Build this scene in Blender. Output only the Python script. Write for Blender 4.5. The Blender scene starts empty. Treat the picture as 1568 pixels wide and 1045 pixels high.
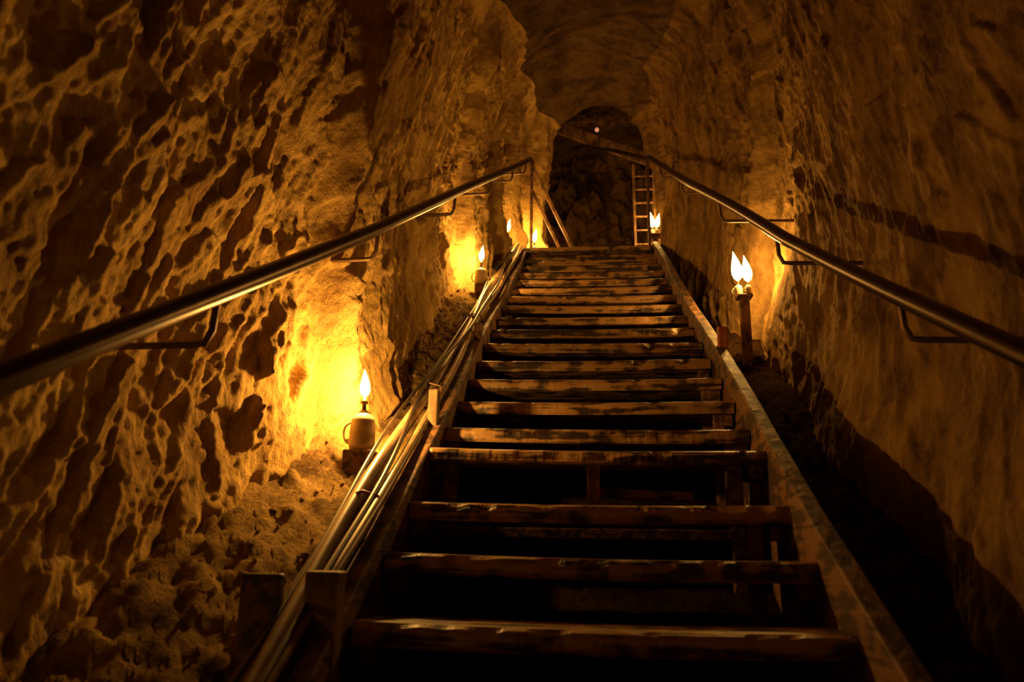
import bpy, bmesh, math, random
import numpy as np
from mathutils import Vector, Matrix
random.seed(4); rng=np.random.default_rng(7)
S=0.573; YT=7.45
def zs(y): return S*min(y,YT)
def zsn(y): return S*np.minimum(y,YT)

# ---------------- noise ----------------
_perm=rng.permutation(512); _perm=np.concatenate([_perm,_perm,_perm,_perm])
_gr=rng.normal(size=(512,3)); _gr/=np.linalg.norm(_gr,axis=1)[:,None]
def perlin(x,y,z):
    xi=np.floor(x).astype(int); yi=np.floor(y).astype(int); zi=np.floor(z).astype(int)
    xf=x-xi; yf=y-yi; zf=z-zi
    u=xf*xf*xf*(xf*(xf*6-15)+10); v=yf*yf*yf*(yf*(yf*6-15)+10); w=zf*zf*zf*(zf*(zf*6-15)+10)
    xi&=511; yi&=511; zi&=511
    def g(a,b,c):
        h=_perm[_perm[_perm[(xi+a)&511]+((yi+b)&511)]+((zi+c)&511)]&511
        G=_gr[h]; return G[...,0]*(xf-a)+G[...,1]*(yf-b)+G[...,2]*(zf-c)
    def L(a,b,t): return a+t*(b-a)
    return L(L(L(g(0,0,0),g(1,0,0),u),L(g(0,1,0),g(1,1,0),u),v),
             L(L(g(0,0,1),g(1,0,1),u),L(g(0,1,1),g(1,1,1),u),v),w)
def fbm(x,y,z,o=4,g=.5):
    r=0;a=1
    for i in range(o):
        r=r+a*perlin(x+17*i,y+31*i,z+5*i); x=x*2.03;y=y*2.03;z=z*2.03;a*=g
    return r
_cr=rng.random((512,5))
def facets(u,v,tu=2.2,tv=2.2,sc=.8):
    """chiselled scoops: nearest-cell tilted concave facets"""
    ui=np.floor(u).astype(int); vi=np.floor(v).astype(int)
    best=np.full(u.shape,9.);val=np.zeros(u.shape)
    for a in(-1,0,1):
        for b in(-1,0,1):
            h=_perm[_perm[(ui+a)&511]+((vi+b)&511)]&511
            R=_cr[h]; du=u-(ui+a+R[...,0]); dv=v-(vi+b+R[...,1]); d=du*du+dv*dv
            hh=(R[...,2]-.5)+ (R[...,3]-.5)*tu*du+(R[...,4]-.5)*tv*dv - d*sc
            m=d<best; best=np.where(m,d,best); val=np.where(m,hh,val)
    return val
# ---------------- materials ----------------
def newmat(n):
    m=bpy.data.materials.new(n); m.use_nodes=True; nt=m.node_tree; return m,nt,nt.nodes['Principled BSDF']
def rock_mat(n,c1,c2,rough=.97,scale=1.,bump=.5,spec=.08):
    m,nt,b=newmat(n); N=nt.nodes;Lk=nt.links
    tc=N.new('ShaderNodeTexCoord')
    mp=N.new('ShaderNodeMapping'); mp.inputs['Scale'].default_value=(scale,scale,scale*.5); mp.inputs['Rotation'].default_value=(.35,0,0); Lk.new(tc.outputs['Object'],mp.inputs[0])
    n1=N.new('ShaderNodeTexNoise'); n1.inputs['Scale'].default_value=4.5; n1.inputs['Detail'].default_value=5; n1.inputs['Roughness'].default_value=.72
    Lk.new(mp.outputs[0],n1.inputs['Vector'])
    cr=N.new('ShaderNodeValToRGB'); cr.color_ramp.elements[0].position=.38; cr.color_ramp.elements[1].position=.60
    cr.color_ramp.elements[0].color=(*c1,1); cr.color_ramp.elements[1].color=(*c2,1)
    Lk.new(n1.outputs[0],cr.inputs[0]); Lk.new(cr.outputs[0],b.inputs['Base Color'])
    n2=N.new('ShaderNodeTexNoise'); n2.inputs['Scale'].default_value=32; n2.inputs['Detail'].default_value=5; n2.inputs['Roughness'].default_value=.78
    Lk.new(mp.outputs[0],n2.inputs['Vector'])
    bp=N.new('ShaderNodeBump'); bp.inputs['Strength'].default_value=bump; bp.inputs['Distance'].default_value=.035
    Lk.new(n2.outputs[0],bp.inputs['Height']); Lk.new(bp.outputs[0],b.inputs['Normal'])
    b.inputs['Roughness'].default_value=rough; b.inputs['Specular IOR Level'].default_value=spec
    return m
def wood_mat(n,c1,c2,axis='x',rough=.5,bump=.35):
    m,nt,b=newmat(n); N=nt.nodes;Lk=nt.links
    tc=N.new('ShaderNodeTexCoord'); mp=N.new('ShaderNodeMapping')
    mp.inputs['Scale'].default_value={'x':(2,30,30),'y':(30,3,30),'z':(30,30,3)}[axis]
    Lk.new(tc.outputs['Object'],mp.inputs[0])
    n1=N.new('ShaderNodeTexNoise'); n1.inputs['Scale'].default_value=1.; n1.inputs['Detail'].default_value=4; n1.inputs['Distortion'].default_value=.6
    Lk.new(mp.outputs[0],n1.inputs['Vector'])
    n4=N.new('ShaderNodeTexNoise'); n4.inputs['Scale'].default_value=11.; n4.inputs['Detail'].default_value=5
    Lk.new(tc.outputs['Object'],n4.inputs['Vector'])
    ad=N.new('ShaderNodeMath'); ad.operation='MULTIPLY_ADD'; ad.inputs[1].default_value=.9
    Lk.new(n4.outputs[0],ad.inputs[0]); Lk.new(n1.outputs[0],ad.inputs[2])
    cr=N.new('ShaderNodeValToRGB'); cr.color_ramp.elements[0].position=.86; cr.color_ramp.elements[1].position=1.0
    cr.color_ramp.elements[0].color=(*c1,1); cr.color_ramp.elements[1].color=(*c2,1)
    Lk.new(ad.outputs[0],cr.inputs[0]); Lk.new(cr.outputs[0],b.inputs['Base Color'])
    bp=N.new('ShaderNodeBump'); bp.inputs['Strength'].default_value=bump; bp.inputs['Distance'].default_value=.012
    Lk.new(ad.outputs[0],bp.inputs['Height']); Lk.new(bp.outputs[0],b.inputs['Normal'])
    mr=N.new('ShaderNodeMapRange'); mr.inputs[3].default_value=rough+.2; mr.inputs[4].default_value=rough-.12
    Lk.new(n4.outputs[0],mr.inputs[0]); Lk.new(mr.outputs[0],b.inputs['Roughness'])
    return m
def plain(n,c,rough=.5,metal=0.,bump=0.):
    m,nt,b=newmat(n); b.inputs['Roughness'].default_value=rough; b.inputs['Metallic'].default_value=metal
    N=nt.nodes;Lk=nt.links
    tc=N.new('ShaderNodeTexCoord'); n1=N.new('ShaderNodeTexNoise'); n1.inputs['Scale'].default_value=14; n1.inputs['Detail'].default_value=4
    Lk.new(tc.outputs['Object'],n1.inputs['Vector'])
    cr=N.new('ShaderNodeValToRGB'); cr.color_ramp.elements[0].position=.35; cr.color_ramp.elements[1].position=.65
    cr.color_ramp.elements[0].color=(c[0]*.55,c[1]*.5,c[2]*.5,1); cr.color_ramp.elements[1].color=(*c,1)
    Lk.new(n1.outputs[0],cr.inputs[0]); Lk.new(cr.outputs[0],b.inputs['Base Color'])
    if bump:
        bp=N.new('ShaderNodeBump'); bp.inputs['Strength'].default_value=bump; bp.inputs['Distance'].default_value=.003
        Lk.new(n1.outputs[0],bp.inputs['Height']); Lk.new(bp.outputs[0],b.inputs['Normal'])
    return m
def flame_mat(n,strength,col=(1,.62,.2)):
    m=bpy.data.materials.new(n); m.use_nodes=True; nt=m.node_tree; nt.nodes.clear()
    o=nt.nodes.new('ShaderNodeOutputMaterial'); e=nt.nodes.new('ShaderNodeEmission'); t=nt.nodes.new('ShaderNodeBsdfTransparent')
    a=nt.nodes.new('ShaderNodeAddShader')
    e.inputs[0].default_value=(*col,1); e.inputs[1].default_value=strength
    nt.links.new(e.outputs[0],a.inputs[0]); nt.links.new(t.outputs[0],a.inputs[1]); nt.links.new(a.outputs[0],o.inputs[0])
    m.cycles.emission_sampling='NONE'
    return m
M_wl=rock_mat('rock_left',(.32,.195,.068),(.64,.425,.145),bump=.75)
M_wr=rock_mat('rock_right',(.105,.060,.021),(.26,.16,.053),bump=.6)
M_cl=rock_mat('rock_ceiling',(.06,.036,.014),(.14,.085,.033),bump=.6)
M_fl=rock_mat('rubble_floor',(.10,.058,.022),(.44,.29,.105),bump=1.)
M_shade=rock_mat('shade_dark_ground',(.014,.007,.003),(.035,.019,.007),bump=.8,rough=1.,spec=0.)  # near-black colour holds the shade below the stairs and along the right gutter
M_tr=wood_mat('worn_tread_wood',(.032,.016,.007),(.32,.18,.065),'x',.42,.8)
M_st=wood_mat('stringer_wood',(.042,.019,.007),(.17,.082,.030),'y',.6,.4)
M_ps=wood_mat('post_wood',(.11,.06,.025),(.28,.16,.065),'z',.6,.3)
M_rail=plain('dark_steel_pipe',(.085,.05,.03),.33,.85,.15)
M_br=plain('bracket_steel',(.20,.13,.07),.5,.7,.2)
M_cb=plain('cable_rubber_pale',(.36,.24,.12),.36,0,.1)
M_cb2=plain('cable_rubber_black',(.05,.035,.025),.35,0,.1)
M_cup=plain('lamp_ceramic',(.60,.46,.28),.45)
M_brass=plain('burner_brass',(.35,.22,.08),.35,.9)
M_red=plain('red_paint',(.5,.15,.05),.5)
M_flame=flame_mat('flame_gas',6.)

# ---------------- mesh helpers ----------------
def mkobj(name,V,F,mat,smooth=False,parent=None,bevel=0):
    me=bpy.data.meshes.new(name); me.from_pydata([tuple(v) for v in V],[],F); me.update()
    ob=bpy.data.objects.new(name,me); bpy.context.collection.objects.link(ob)
    me.materials.append(mat)
    if smooth: me.polygons.foreach_set('use_smooth',[True]*len(me.polygons))
    if parent: ob.parent=parent
    if bevel:
        b=ob.modifiers.new('bevel','BEVEL'); b.width=bevel; b.segments=2; b.limit_method='ANGLE'
    return ob
def empty(name,loc=(0,0,0)):
    e=bpy.data.objects.new(name,None); e.empty_display_size=.1; e.location=loc; bpy.context.collection.objects.link(e); return e
def gridobj(name,P,mat,flip=False):
    n,m,_=P.shape; V=P.reshape(-1,3)
    i,j=np.meshgrid(np.arange(n-1),np.arange(m-1),indexing='ij'); a=(i*m+j).ravel()
    F=np.stack([a,a+1,a+m+1,a+m],1)
    if flip:F=F[:,::-1]
    me=bpy.data.meshes.new(name); me.vertices.add(len(V)); me.vertices.foreach_set('co',V.astype(np.float32).ravel())
    me.loops.add(F.size); me.loops.foreach_set('vertex_index',F.astype(np.int32).ravel())
    me.polygons.add(len(F)); me.polygons.foreach_set('loop_start',np.arange(0,F.size,4,dtype=np.int32))
    me.update(calc_edges=True); me.polygons.foreach_set('use_smooth',np.ones(len(F),bool)); me.validate()
    me.materials.append(mat)
    ob=bpy.data.objects.new(name,me); bpy.context.collection.objects.link(ob); return ob
def boxVF(x0,x1,y0,y1,z0,z1,V,F,fn=None):
    o=len(V)
    for x in(x0,x1):
        for y in(y0,y1):
            for z in(z0,z1): V.append(fn(x,y,z) if fn else (x,y,z))
    for f in((0,1,3,2),(4,6,7,5),(0,4,5,1),(2,3,7,6),(0,2,6,4),(1,5,7,3)): F.append(tuple(o+k for k in f))
def beam(name,p,q,w,h,mat,parent=None,roll=0,bevel=.006):
    p=Vector(p);q=Vector(q); d=(q-p); L=d.length; d.normalize()
    up=Vector((0,0,1)) if abs(d.z)<.9 else Vector((0,1,0))
    s=d.cross(up).normalized(); u=s.cross(d)
    R=Matrix.Rotation(roll,3,d); s=R@s;u=R@u
    V=[];F=[];n=max(2,int(L/.12))
    for i in range(n+1):
        c=p+d*L*i/n; k=1+random.uniform(-.04,.04)
        for a,b in((-1,-1),(1,-1),(1,1),(-1,1)): V.append(c+s*a*w/2*k+u*b*h/2*k)
    for i in range(n):
        for k in range(4): F.append((i*4+k,i*4+(k+1)%4,i*4+4+(k+1)%4,i*4+4+k))
    F.append((3,2,1,0)); F.append(tuple(n*4+k for k in range(4)))
    return mkobj(name,V,F,mat,False,parent,bevel)
def tube(name,pts,r,mat,parent=None,res=5,kind='POLY'):
    cu=bpy.data.curves.new(name,'CURVE'); cu.dimensions='3D'; cu.bevel_depth=r; cu.bevel_resolution=res; cu.use_fill_caps=True
    sp=cu.splines.new('NURBS' if kind=='N' else 'POLY'); sp.points.add(len(pts)-1)
    for i,p in enumerate(pts): sp.points[i].co=(*p,1)
    if kind=='N': sp.use_endpoint_u=True; sp.order_u=3; sp.resolution_u=6
    sp.use_smooth=True
    ob=bpy.data.objects.new(name,cu); bpy.context.collection.objects.link(ob); cu.materials.append(mat)
    dg=bpy.context.evaluated_depsgraph_get(); me=bpy.data.meshes.new_from_object(ob.evaluated_get(dg))
    ob2=bpy.data.objects.new(name,me); bpy.data.objects.remove(ob); ob2.name=name
    bpy.context.collection.objects.link(ob2)
    if parent: ob2.parent=parent
    return ob2
def lathe(name,prof,mat,loc,parent,n=20,bend=0):
    V=[];F=[]
    for r,z in prof:
        for k in range(n):
            a=2*math.pi*k/n; V.append((loc[0]+r*math.cos(a)+bend*z*z*10,loc[1]+r*math.sin(a),loc[2]+z))
    for i in range(len(prof)-1):
        for k in range(n): F.append((i*n+k,i*n+(k+1)%n,(i+1)*n+(k+1)%n,(i+1)*n+k))
    F.append(tuple(reversed(range(n)))); F.append(tuple((len(prof)-1)*n+k for k in range(n)))
    return mkobj(name,V,F,mat,True,parent)

# ---------------- tunnel shell ----------------
WLk=np.array([(-3,1.40),(.6,1.38),(1.4,1.34),(2.1,1.26),(2.6,1.16),(2.95,1.12),(3.02,.985),(3.4,.95),(4.5,1.04),(5.3,1.10),(5.70,1.08),(5.77,.92),(6.2,.9),(6.8,.96),(6.88,.82),(7.2,.9),(7.45,.88),(7.55,.73),(8.12,.82),(8.22,.52),(8.55,.50),(8.7,.9),(11.3,.9)])
WRk=np.array([(-3,1.22),(1.5,1.12),(3,1.10),(4.2,1.12),(4.88,1.18),(4.95,1.05),(5.4,.98),(6.4,.9),(7.3,.74),(7.7,.86),(8.2,.9),(8.3,.72),(8.55,.72),(8.7,1.2),(11.3,1.2)])
Ck=np.array([(-3,2.2),(3,2.0),(4.5,1.65),(6,1.18),(7.45,.90),(8.2,.82),(8.5,.80),(8.75,1.5),(11.3,1.5)])
def sm(K):
    y=np.linspace(-3,11.3,1431); v=np.interp(y,K[:,0],K[:,1]); k=np.hanning(71);k/=k.sum()
    vp=np.pad(v,35,mode='edge'); return y,np.convolve(vp,k,'valid')
SLy,SL=sm(WLk); SRy,SR=sm(WRk); SCy,SC=sm(Ck)
AH=.62
def width(side,y,V,sp):
    K=WLk if side<0 else WRk; Sy,Sv=(SLy,SL) if side<0 else (SRy,SR)
    yy=y+.06*perlin(V*1.7+3*side,y*0+7.3,y*.7)+.035*perlin(V*6,y*0+3.3,y*.7)
    lean=(.14 if side<0 else .25)
    fade=np.clip((7.2-y)/1.0,0,1)
    yy=yy+lean*fade*np.clip(V+1.1,-.3,3)
    a=np.interp(yy,K[:,0],K[:,1]); b=np.interp(y,Sy,Sv)
    s=np.clip((V-sp)/.55,0,1); W=a*(1-s)+b*s
    far=np.clip((y-8.0)/.2,0,1)*np.clip((8.7-y)/.1,0,1)*np.clip((V-.0)/.6,0,1)
    return W-(.24 if side<0 else .06)*np.clip((V+.5)/1.6,0,1)**1.2*fade-(.04 if side<0 else .17)*far
BL=-1.8
def side_profile(side,ys,nw,na):
    c=np.interp(ys,SCy,SC); sp=(c-AH)[:,None]
    t=np.linspace(0,1,nw,endpoint=False)
    Vw=BL+(sp-BL)*t[None,:]; Yw=np.repeat(ys[:,None],nw,1)
    W=width(side,Yw,Vw,sp); fl=np.clip((Vw+1.6)/.9,0,1); W=W-.11*(1-fl*fl*(3-2*fl))
    ph=np.linspace(0,math.pi/2,na); Va=sp+AH*np.sin(ph)[None,:]; Ya=np.repeat(ys[:,None],na,1)
    Wa=width(side,Ya,Va,sp); xm=(np.interp(ys,SRy,SR)-np.interp(ys,SLy,SL))[:,None]/2
    cs=np.cos(ph)[None,:]**.9
    Xa=side*(Wa-side*xm)*cs+xm
    Xw=side*W
    X=np.concatenate([Xw,Xa],1);V=np.concatenate([Vw,Va],1);Y=np.concatenate([Yw,Ya],1)
    return X,Y,V,sp
def blur(d,n=1):
    for _ in range(n):
        p=np.pad(d,((1,1),(0,0)),mode='edge'); d=.25*p[:-2]+.5*p[1:-1]+.25*p[2:]
        p=np.pad(d,((0,0),(1,1)),mode='edge'); d=.25*p[:,:-2]+.5*p[:,1:-1]+.25*p[:,2:]
    return d
def displace(side,X,Y,V,sp,amp):
    Z=V+zsn(Y)
    k=np.clip((V-sp+.15)/.5,0,1); k=k*k*(3-2*k)
    nx=X; nz=(V-sp+.15)*k; l=np.sqrt(nx*nx+nz*nz)+1e-6; nx=nx/l; nz=nz/l
    u=(Y*.95-Z*.32)+X*.75; v=(Y*.32+Z*.95)
    wu=perlin(u*5,v*3,X*2+5); wv=perlin(u*4+30,v*2.5,X*2+9)
    w1=fbm(Y*1.2,Z*1.0,X*1.2+9*side,3)*.08
    d2=fbm(u*6.5,v*2.5,X*3+3,5,.5)
    rid=np.abs(perlin(u*10+wu*.6,v*3.2,X*4+20+side*4))
    fa=facets(u*9+wu*.6,v*3.6+wv*.5,2.8,2.2,.45)
    fa2=facets(u*18+40+wu*.8,v*7.5+wv*.8,3.0,2.4,.4)
    fa3=facets(u*42+80+wu,v*22,2.5,2,.3)
    msk=.8+.35*np.clip(perlin(u*1.6,v*1.1,X+50)+.3,0,1)
    d=w1+amp*msk*blur(.38*d2+.08*rid+.58*fa+.30*fa2+.09*fa3,1)
    d=d+.010*fbm(Y*26,Z*18,X*26,3,.6)*(amp/.05)
    d=np.clip(d,-.12,.15)
    return X+nx*d, Y+amp*.15*perlin(u*6+9,v*4,X+40), Z+nz*d
ysg=np.concatenate([np.linspace(-2.6,.6,120,endpoint=False),np.linspace(.6,4,480,endpoint=False),np.linspace(4,8.8,440,endpoint=False),np.linspace(8.8,11.2,90)])
NW,NA=380,90
res={}
for side,amp in((-1,.052),(1,.030)):
    X,Y,V,sp=side_profile(side,ysg,NW,NA)
    tt=np.clip((np.arange(NW+NA)-NW)/(NA-1),0,1)[None,:]
    A=amp*(1-tt)+.045*tt
    Px,Py,Pz=displace(side,X,Y,V,sp,A)
    if side==1:
        Lx,Ly,Lz=res[-1]
        k=np.clip((tt-.5)/.5,0,1)**2
        Px=Px+k*(Lx[:,-1:]-Px[:,-1:]); Py=Py+k*(Ly[:,-1:]-Py[:,-1:]); Pz=Pz+k*(Lz[:,-1:]-Pz[:,-1:])
    res[side]=(Px,Py,Pz)
cut=NW+int(NA*.45)
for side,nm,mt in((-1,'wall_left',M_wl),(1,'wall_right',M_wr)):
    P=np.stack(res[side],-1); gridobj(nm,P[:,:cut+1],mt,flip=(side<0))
PL=np.stack(res[-1],-1)[:,cut:]; PR=np.stack(res[1],-1)[:,cut:]
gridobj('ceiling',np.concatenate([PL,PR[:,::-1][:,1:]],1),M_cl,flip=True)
# back wall
xb=np.linspace(-1.5,1.6,160); zb=np.linspace(2.4,6.4,200); XB,ZB=np.meshgrid(xb,zb,indexing='ij')
YB=10.9+.14*fbm(XB*1.5,ZB*1.5,XB*0+3,3)+.2*facets(XB*3.5,ZB*2.6)+.08*facets(XB*9,ZB*7)+.04*fbm(XB*9,ZB*5,XB*0,3)
gridobj('wall_back',np.stack([XB,YB,ZB],-1),M_wr)
# floor
xf=np.linspace(-1.5,1.5,190); yf=np.linspace(-2.6,11.2,760); XF,YF=np.meshgrid(xf,yf,indexing='ij')
off=np.interp(xf,[-1.5,-1.05,-.78,-.71,-.66,.66,.72,.9,1.5],[-1.20,-1.28,-1.37,-1.41,-1.80,-1.80,-1.62,-1.54,-1.4])[:,None]
land=np.clip((YF-7.35)/.12,0,1); off=off*(1-land)+(-1.335)*land
rough=.010+.022*np.clip((np.abs(XF)-.66)/.1,0,1)
ZF=zsn(YF)+off+rough*(fbm(XF*9,YF*9,XF*0,5,.6)+.8*np.abs(perlin(XF*16,YF*16,XF*0+4))+.5*facets(XF*22,YF*22))
flo=gridobj('floor',np.stack([XF,YF,ZF],-1),M_fl,flip=True)
flo.data.materials.append(M_shade)
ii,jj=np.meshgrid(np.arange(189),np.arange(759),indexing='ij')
mi=((np.abs(xf[ii])<.70)&(yf[jj]<7.42)).astype(np.int32).ravel()|((xf[ii]>.69)&(yf[jj]<7.3)).astype(np.int32).ravel()  # faces under the treads and right of the stairs get the painted shade
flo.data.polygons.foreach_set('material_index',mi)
def floorz(x,y):
    i=int(np.clip(np.searchsorted(xf,x),1,len(xf)-1)); j=int(np.clip(np.searchsorted(yf,y),1,len(yf)-1)); return float(ZF[i-1:i+1,j-1:j+1].mean())
# rubble
bm=bmesh.new(); bmesh.ops.create_icosphere(bm,subdivisions=1,radius=1); bv=[v.co.copy() for v in bm.verts]; bf=[[v.index for v in f.verts] for f in bm.faces]; bm.free()
for lo,hi,cnt,mt in((-1.02,-.79,500,M_fl),(.74,.93,260,M_shade)):  # right-hand stones share the shade-dark colour of the gutter
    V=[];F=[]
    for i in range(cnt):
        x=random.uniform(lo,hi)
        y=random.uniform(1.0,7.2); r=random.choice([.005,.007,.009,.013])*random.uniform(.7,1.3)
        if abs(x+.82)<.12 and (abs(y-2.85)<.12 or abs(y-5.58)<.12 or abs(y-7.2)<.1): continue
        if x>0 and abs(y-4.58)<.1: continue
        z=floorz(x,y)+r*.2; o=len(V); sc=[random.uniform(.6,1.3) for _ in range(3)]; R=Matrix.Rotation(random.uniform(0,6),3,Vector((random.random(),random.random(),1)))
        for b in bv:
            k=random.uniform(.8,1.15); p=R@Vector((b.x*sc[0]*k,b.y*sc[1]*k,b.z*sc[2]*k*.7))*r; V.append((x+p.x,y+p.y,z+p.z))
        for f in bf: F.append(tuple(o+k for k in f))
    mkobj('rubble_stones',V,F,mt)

# ---------------- staircase ----------------
ST=empty('wooden_staircase',(0,0,0))
T=.29; YA=2.027
NOSE=-1.33
def tread(k):
    y0=YA+k*T; z1=S*y0+NOSE+(.045 if k==3 else 0); th=.058 if k!=3 else .05
    tl=random.uniform(-.006,.006); yo=random.uniform(-.008,.008)
    nx=110; D=.235
    prof=[(0.004,-th),(0,-th+.008),(0,-.018),(.006,-.006),(.020,0),(D,0),(D,-th)]
    V=[];F=[];m=len(prof)
    for i in range(nx+1):
        x=-.605+1.21*i/nx; wv=.004*math.sin(x*7+k*3)+random.uniform(-.001,.001)
        chip=max(0,float(perlin(np.array(x*13+k*7.),np.array(k*3.1),np.array(.5))))*.06
        sag=-.007*(1-(x/.6)**2)
        for j,(dy,dz) in enumerate(prof):
            fy=dy+yo; fz=dz
            if j in(2,3,4): fy+=wv*.6; fz-= chip*.6 if j<4 else 0; fy+=chip*.35 if j<4 else chip*.2
            if j in(0,1): fy+=wv*.5
            V.append((x,y0+fy,z1+fz+tl*x+sag))
    for i in range(nx):
        for j in range(m):
            a=i*m+j;b=i*m+(j+1)%m; F.append((a,b,b+m,a+m))
    F.append(tuple(range(m))[::-1]); F.append(tuple(nx*m+j for j in range(m)))
    mkobj('tread_%d'%(k+8),V,F,M_tr,False,ST)
    V=[];F=[]
    for sx in(-1,1):
        x=sx*.575
        boxVF(x-.028,x+.028,y0+.03,y0+.2,z1-th-.05,z1-th-.001,V,F)
    mkobj('tread_cleat_%d'%(k+8),V,F,M_st,False,ST,.004)
for k in range(-7,19): tread(k)
for k,xs in((3,(-.53,-.005,.5)),(4,(.54,)),(5,(.545,)),(6,(.54,)),(2,(.5,)),(8,(-.54,)),(7,(-.545,))):
    for i,x in enumerate(xs):
        y=YA+k*T+.035; z1=S*y+NOSE+(.045 if k==3 else 0)-.05
        beam('tread_prop_%d_%d'%(k,i),(x,y+.02,S*y-(1.58 if i==1 else 1.8)),(x,y+.02,z1-.012),.05,.04,M_ps if i==1 else M_st,ST)
beam('rear_cross_piece',(.02,YA+3*T+.13,S*(YA+3*T)+NOSE-.105),(.36,YA+3*T+.13,S*(YA+3*T)+NOSE-.115),.04,.035,M_tr,ST)
beam('prop_bearer',(-.60,YA+3*T+.055,S*(YA+3*T)-1.585),(.60,YA+3*T+.055,S*(YA+3*T)-1.585),.05,.04,M_st,ST)
def stringer(name,x0,x1,vt,vb,y0=-.6,y1=7.43):
    V=[];F=[];n=80
    for i in range(n+1):
        y=y0+(y1-y0)*i/n; z=S*y; w=.006*math.sin(y*2.3+x0*9)+random.uniform(-.0015,.0015)
        for x,v in((x0,vb),(x1,vb),(x1,vt),(x0,vt)): V.append((x+w,y,z+v+w*.6))
    for i in range(n):
        for k in range(4): F.append((i*4+k,i*4+(k+1)%4,i*4+4+(k+1)%4,i*4+4+k))
    F.append((3,2,1,0)); F.append(tuple(n*4+k for k in range(4)))
    mkobj(name,V,F,M_st,False,ST,.006)
stringer('stringer_right',.610,.665,-1.25,-1.80)
stringer('stringer_left',-.665,-.612,-1.29,-1.80)
beam('stringer_block_front',(-.655,1.96,S*1.96-1.66),(-.655,1.96,S*1.96-1.17),.085,.075,M_ps,ST)
beam('side_board_post',(-.80,1.93,S*1.93-1.45),(-.80,1.93,S*1.93-1.16),.10,.03,M_st,ST)
beam('side_board',(-.765,1.3,S*1.3-1.33),(-.765,2.7,S*2.7-1.33),.028,.12,M_st,ST)
beam('stringer_block_mid',(-.64,3.12,S*3.12-1.42),(-.64,3.12,S*3.12-1.15),.04,.05,M_ps,ST)
beam('stringer_block_upper',(-.64,4.3,S*4.3-1.42),(-.64,4.3,S*4.3-1.2),.04,.045,M_st,ST)
beam('stringer_wedge',(.655,3.98,S*3.98-1.3),(.66,4.0,S*4.0-1.15),.05,.03,M_red,ST,.2)
beam('landing_edge_board',(-.66,7.33,S*7.33-1.345),(.6,7.33,S*7.33-1.34),.22,.05,M_tr,ST)

# ---------------- handrails ----------------
def wallx(side,y,z):
    Px,Py,Pz=res[side]; d=(Py-y)**2+(Pz-z)**2; i=np.unravel_index(np.argmin(d),d.shape); return float(Px[i])
def handrail(side,K,ybr,drop):
    e=empty('handrail'); K=np.array(K)
    f=lambda y:(np.interp(y,K[:,0],K[:,1]),y,zs(y)+np.interp(y,K[:,0],K[:,2]))
    ys=np.linspace(K[0,0],K[-1,0],60)
    pts=[(f(y)[0]+.006*math.sin(y*2.1),y,f(y)[2]+.006*math.sin(y*1.7+1)) for y in ys]
    p=pts[-1]
    tube('pipe',pts,.027,M_rail,e,8)
    for i,y in enumerate(ybr):
        x,_,z=f(y); xw=wallx(side,y,z-drop)
        q=[(x,y,z-.015),(x+side*.004,y,z-drop*.75),(x+side*.02,y,z-drop),(x+side*.05,y,z-drop-.003),(xw+side*.06,y+.01,z-drop-.005)]
        tube('bracket_%d'%i,q,.009,M_br,e,4)
    if side>0:
        tube('end_post',[(p[0],p[1],p[2]),(p[0],p[1]+.01,zs(p[1])-1.36)],.016,M_br,e,4)
        tube('upper_pipe',[p,(.3,8.2,4.42),(-.06,9.15,5.02),(-.2,9.6,5.25)],.022,M_rail,e,6)
    return e
handrail(-1,[(-1.2,-1.06,-.41),(1.157,-.95,-.407),(2.91,-.855,-.408),(7.55,-.6,-.31)],[.5,1.77,2.91,4.2,5.3,6.3,7.1],.13)
handrail(1,[(-1.2,.97,-.56),(1.61,.855,-.53),(3.07,.775,-.52),(7.5,.59,-.33)],[.9,2.15,3.2,4.25,5.5,6.6],.13)

# ---------------- cables ----------------
C=empty('cable_bundle')
def cable(i,x,v,r,mat,ph,y0=.8,y1=7.4,wob=.02,y2=99):
    pts=[]
    for y in np.arange(y0,y1,.16):
        xx=x+wob*math.sin(y*1.9+ph)+wob*.5*math.sin(y*4.3+ph*2); vv=v+.010*math.sin(y*2.7+ph)
        pts.append((xx,y,S*min(y,YT)+vv))
    tube('cable_%d'%i,pts,r,mat,C,4,'N')
cable(0,-.728,-1.258,.024,M_cb,0.3,wob=.010)
cable(1,-.678,-1.262,.017,M_cb,2.0,wob=.012)
cable(3,-.700,-1.225,.008,M_cb2,4.4,wob=.024)
cable(4,-.755,-1.232,.007,M_cb2,5.6,wob=.014)
for i,y in enumerate((2.45,3.4,4.6,5.7)):
    tube('cable_tie_%d'%i,[(-.78,y,S*y-1.28),(-.765,y,S*y-1.238),(-.72,y,S*y-1.222),(-.67,y,S*y-1.236),(-.66,y,S*y-1.27)],.005,M_red if i==0 else M_br,C,3)

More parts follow.
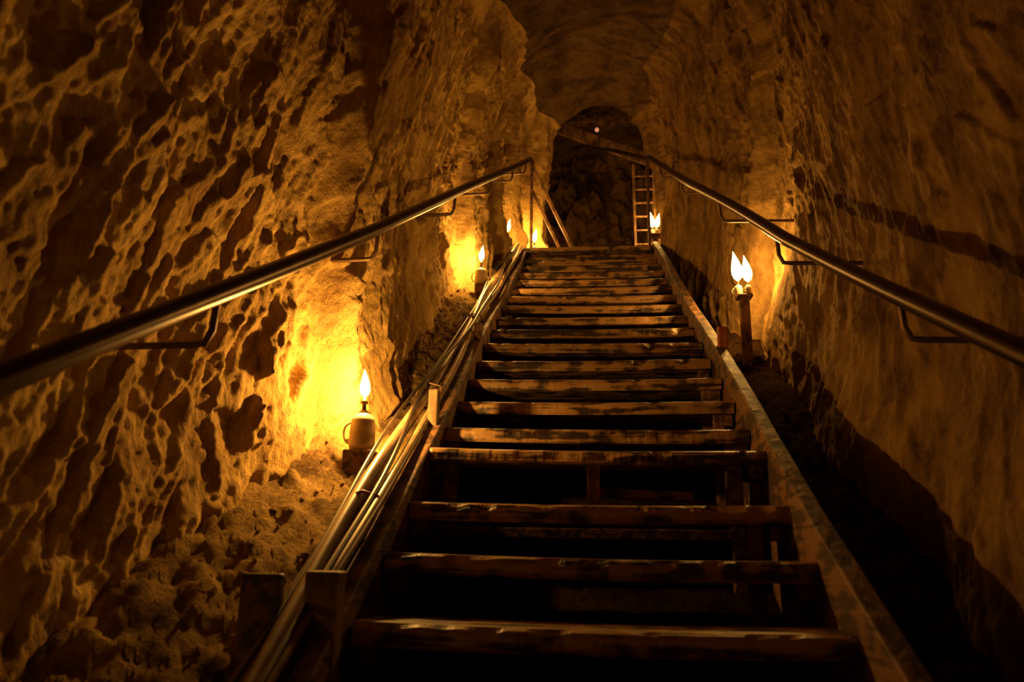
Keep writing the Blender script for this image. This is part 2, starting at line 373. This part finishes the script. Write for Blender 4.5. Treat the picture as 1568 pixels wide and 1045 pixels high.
# ---------------- oil lamps ----------------
LC=(1,.49,.095)
def lamp(x,y,z,power,scale=1.,stand=0,two=False,fk=1.,sw=.055,sh=.06,shape=None):
    e=empty('oil_lamp',(0,0,0)); k=scale
    if stand:
        beam('stand',(x,y,z-stand),(x,y,z-.018),sw,sw,M_st,e)
        V=[];F=[];boxVF(x-sh,x+sh,y-sh,y+sh,z-.02,z,V,F); mkobj('shelf',V,F,M_st,False,e,.005)
    def one(x,y,fk,h=1.,pw=power):
        b=[(.034,0),(.043,.004),(.046,.02),(.045,.07),(.042,.105),(.036,.122),(.024,.130),(.018,.133)]
        lathe('reservoir',[(r*k*h,q*k*h) for r,q in b],M_cup,(x,y,z),e,28)
        nk=[(.017,.130),(.017,.140),(.009,.146),(.008,.165),(.014,.170),(.014,.178),(.008,.182),(.007,.196)]
        lathe('burner',[(r*k*h,q*k*h) for r,q in nk],M_brass,(x,y,z),e,18)
        fl=[(.005,0),(.013,.008),(.018,.022),(.0185,.036),(.015,.055),(.010,.072),(.0045,.088),(.001,.102)]
        bd=random.choice((-.06,.08,.12))
        lathe('flame',[(r*k*fk,q*k*fk) for r,q in fl],M_flame,(x,y,z+.194*k*h),e,16,bend=bd)
        lathe('flame_core',[(r*k*fk*.6,q*k*fk*.75+.003) for r,q in fl],M_flame,(x,y,z+.194*k*h),e,12,bend=bd)
        tube('handle',[(x-.042*k*h,y,z+.1*k*h),(x-.062*k*h,y,z+.095*k*h),(x-.07*k*h,y,z+.06*k*h),(x-.06*k*h,y,z+.03*k*h),(x-.044*k*h,y,z+.025*k*h)],.004*k*h,M_cup,e,3,'N')
        ld=bpy.data.lights.new('flame_light','POINT'); ld.energy=pw; ld.color=LC; ld.shadow_soft_size=.014
        lo=bpy.data.objects.new('flame_light',ld); lo.location=(x,y,z+.194*k*h+.045*k*fk); bpy.context.collection.objects.link(lo); lo.parent=e
    if two:
        one(x-.024*k,y+.03,1.8*fk,.55,power*.5); one(x+.022*k,y-.03,1.6*fk,.40,power*.5)
    else: one(x,y,fk)
    return e
def fz(x,y): return floorz(x,y)+.008
zb0=fz(-.85,2.85)
V=[];F=[];boxVF(-.905,-.795,2.80,2.915,zb0-.04,zb0+.055,V,F); mkobj('wooden_block',V,F,M_st,False,None,.006)
lamp(-.852,2.86,zb0+.056,33,1.04)
lamp(-.82,5.58,S*5.58-1.26,21,stand=.12,fk=1.2,sw=.08,sh=.04)
lamp(-.795,7.18,S*7.18-1.26,15,stand=.12,fk=1.2,sw=.08,sh=.04)
lamp(.895,4.58,S*4.58-1.125,34,1.,.44,True,sw=.055,sh=.045)
lamp(.68,7.90,3.27,13,.95,.34,True)
lamp(-.60,8.02,3.08,20,fk=1.4,stand=.15,sw=.09,sh=.055)
lamp(-1.02,-.6,fz(-1.02,-.6),7)
lamp(.90,-.6,fz(.90,-.6),7)
lamp(-.72,9.5,2.95,14)  # unseen lamp added inside the chamber to light the back wall

# ---------------- far end ----------------
B=empty('timber_brace')
beam('brace_upper',(-.6,7.62,3.97),(-.14,7.68,2.96),.035,.05,M_ps,B)
beam('brace_lower',(-.6,7.66,3.70),(-.27,7.70,2.96),.03,.04,M_ps,B)
beam('brace_post',(-.60,7.58,2.93),(-.60,7.58,3.94),.03,.03,M_st,B)
L=empty('ladder')
for i,x in enumerate((.49,.71)): beam('rail_%d'%i,(x,8.08,2.95),(x,8.2,4.25),.026,.026,M_ps,L)
for i in range(7):
    t=.1+i*.13; beam('rung_%d'%i,(.48,8.08+.12*t,2.95+1.3*t),(.72,8.08+.12*t,2.95+1.3*t),.02,.02,M_ps,L)
B2=empty('roof_timbers')
beam('cross_beam',(-.95,9.15,5.40),(1.2,9.15,5.34),.12,.10,M_st,B2)
beam('diagonal_plank',(-.9,9.0,5.42),(1.15,9.05,4.56),.05,.15,M_ps,B2)
E=empty('hanging_bulb')
tube('flex',[(.10,9.1,5.36),(.10,9.0,5.25),(.10,8.95,5.17)],.004,M_cb2,E,3)
lathe('socket',[(.012,.03),(.016,.028),(.016,0)][::-1],M_brass,(.10,8.95,5.15),E,14)
M_bulb=flame_mat('bulb_glow',.35,(1,.35,.16))
lathe('bulb',[(.003,-.05),(.018,-.045),(.026,-.03),(.024,-.012),(.014,0)],M_bulb,(.10,8.95,5.15),E,16)
# ---------------- camera & world ----------------
sc=bpy.context.scene
try:
    sc.view_settings.view_transform='Standard'; sc.view_settings.look='None'
except Exception as ex: print(ex)
w=bpy.data.worlds.new('World'); sc.world=w; w.use_nodes=True
w.node_tree.nodes['Background'].inputs[0].default_value=(.02,.009,.002,1); w.node_tree.nodes['Background'].inputs[1].default_value=.1
cd=bpy.data.cameras.new('camera'); cam=bpy.data.objects.new('camera',cd); bpy.context.collection.objects.link(cam)
cd.lens=28; cd.sensor_width=36; cd.clip_start=.02
th=math.radians(15); ps=math.radians(5.75); ro=math.radians(1.0)
fwd=Vector((-math.sin(ps)*math.cos(th),math.cos(ps)*math.cos(th),math.sin(th)))
right=Vector((math.cos(ps),math.sin(ps),0)); up=right.cross(fwd)
r2=right*math.cos(ro)+up*math.sin(ro); u2=up*math.cos(ro)-right*math.sin(ro)
Mx=Matrix((( r2.x,u2.x,-fwd.x),(r2.y,u2.y,-fwd.y),(r2.z,u2.z,-fwd.z))).to_4x4()
cam.matrix_world=Mx; cam.location=(-.015,0,0)
cd.dof.use_dof=True; cd.dof.focus_distance=4.2; cd.dof.aperture_fstop=2.8
sc.camera=cam
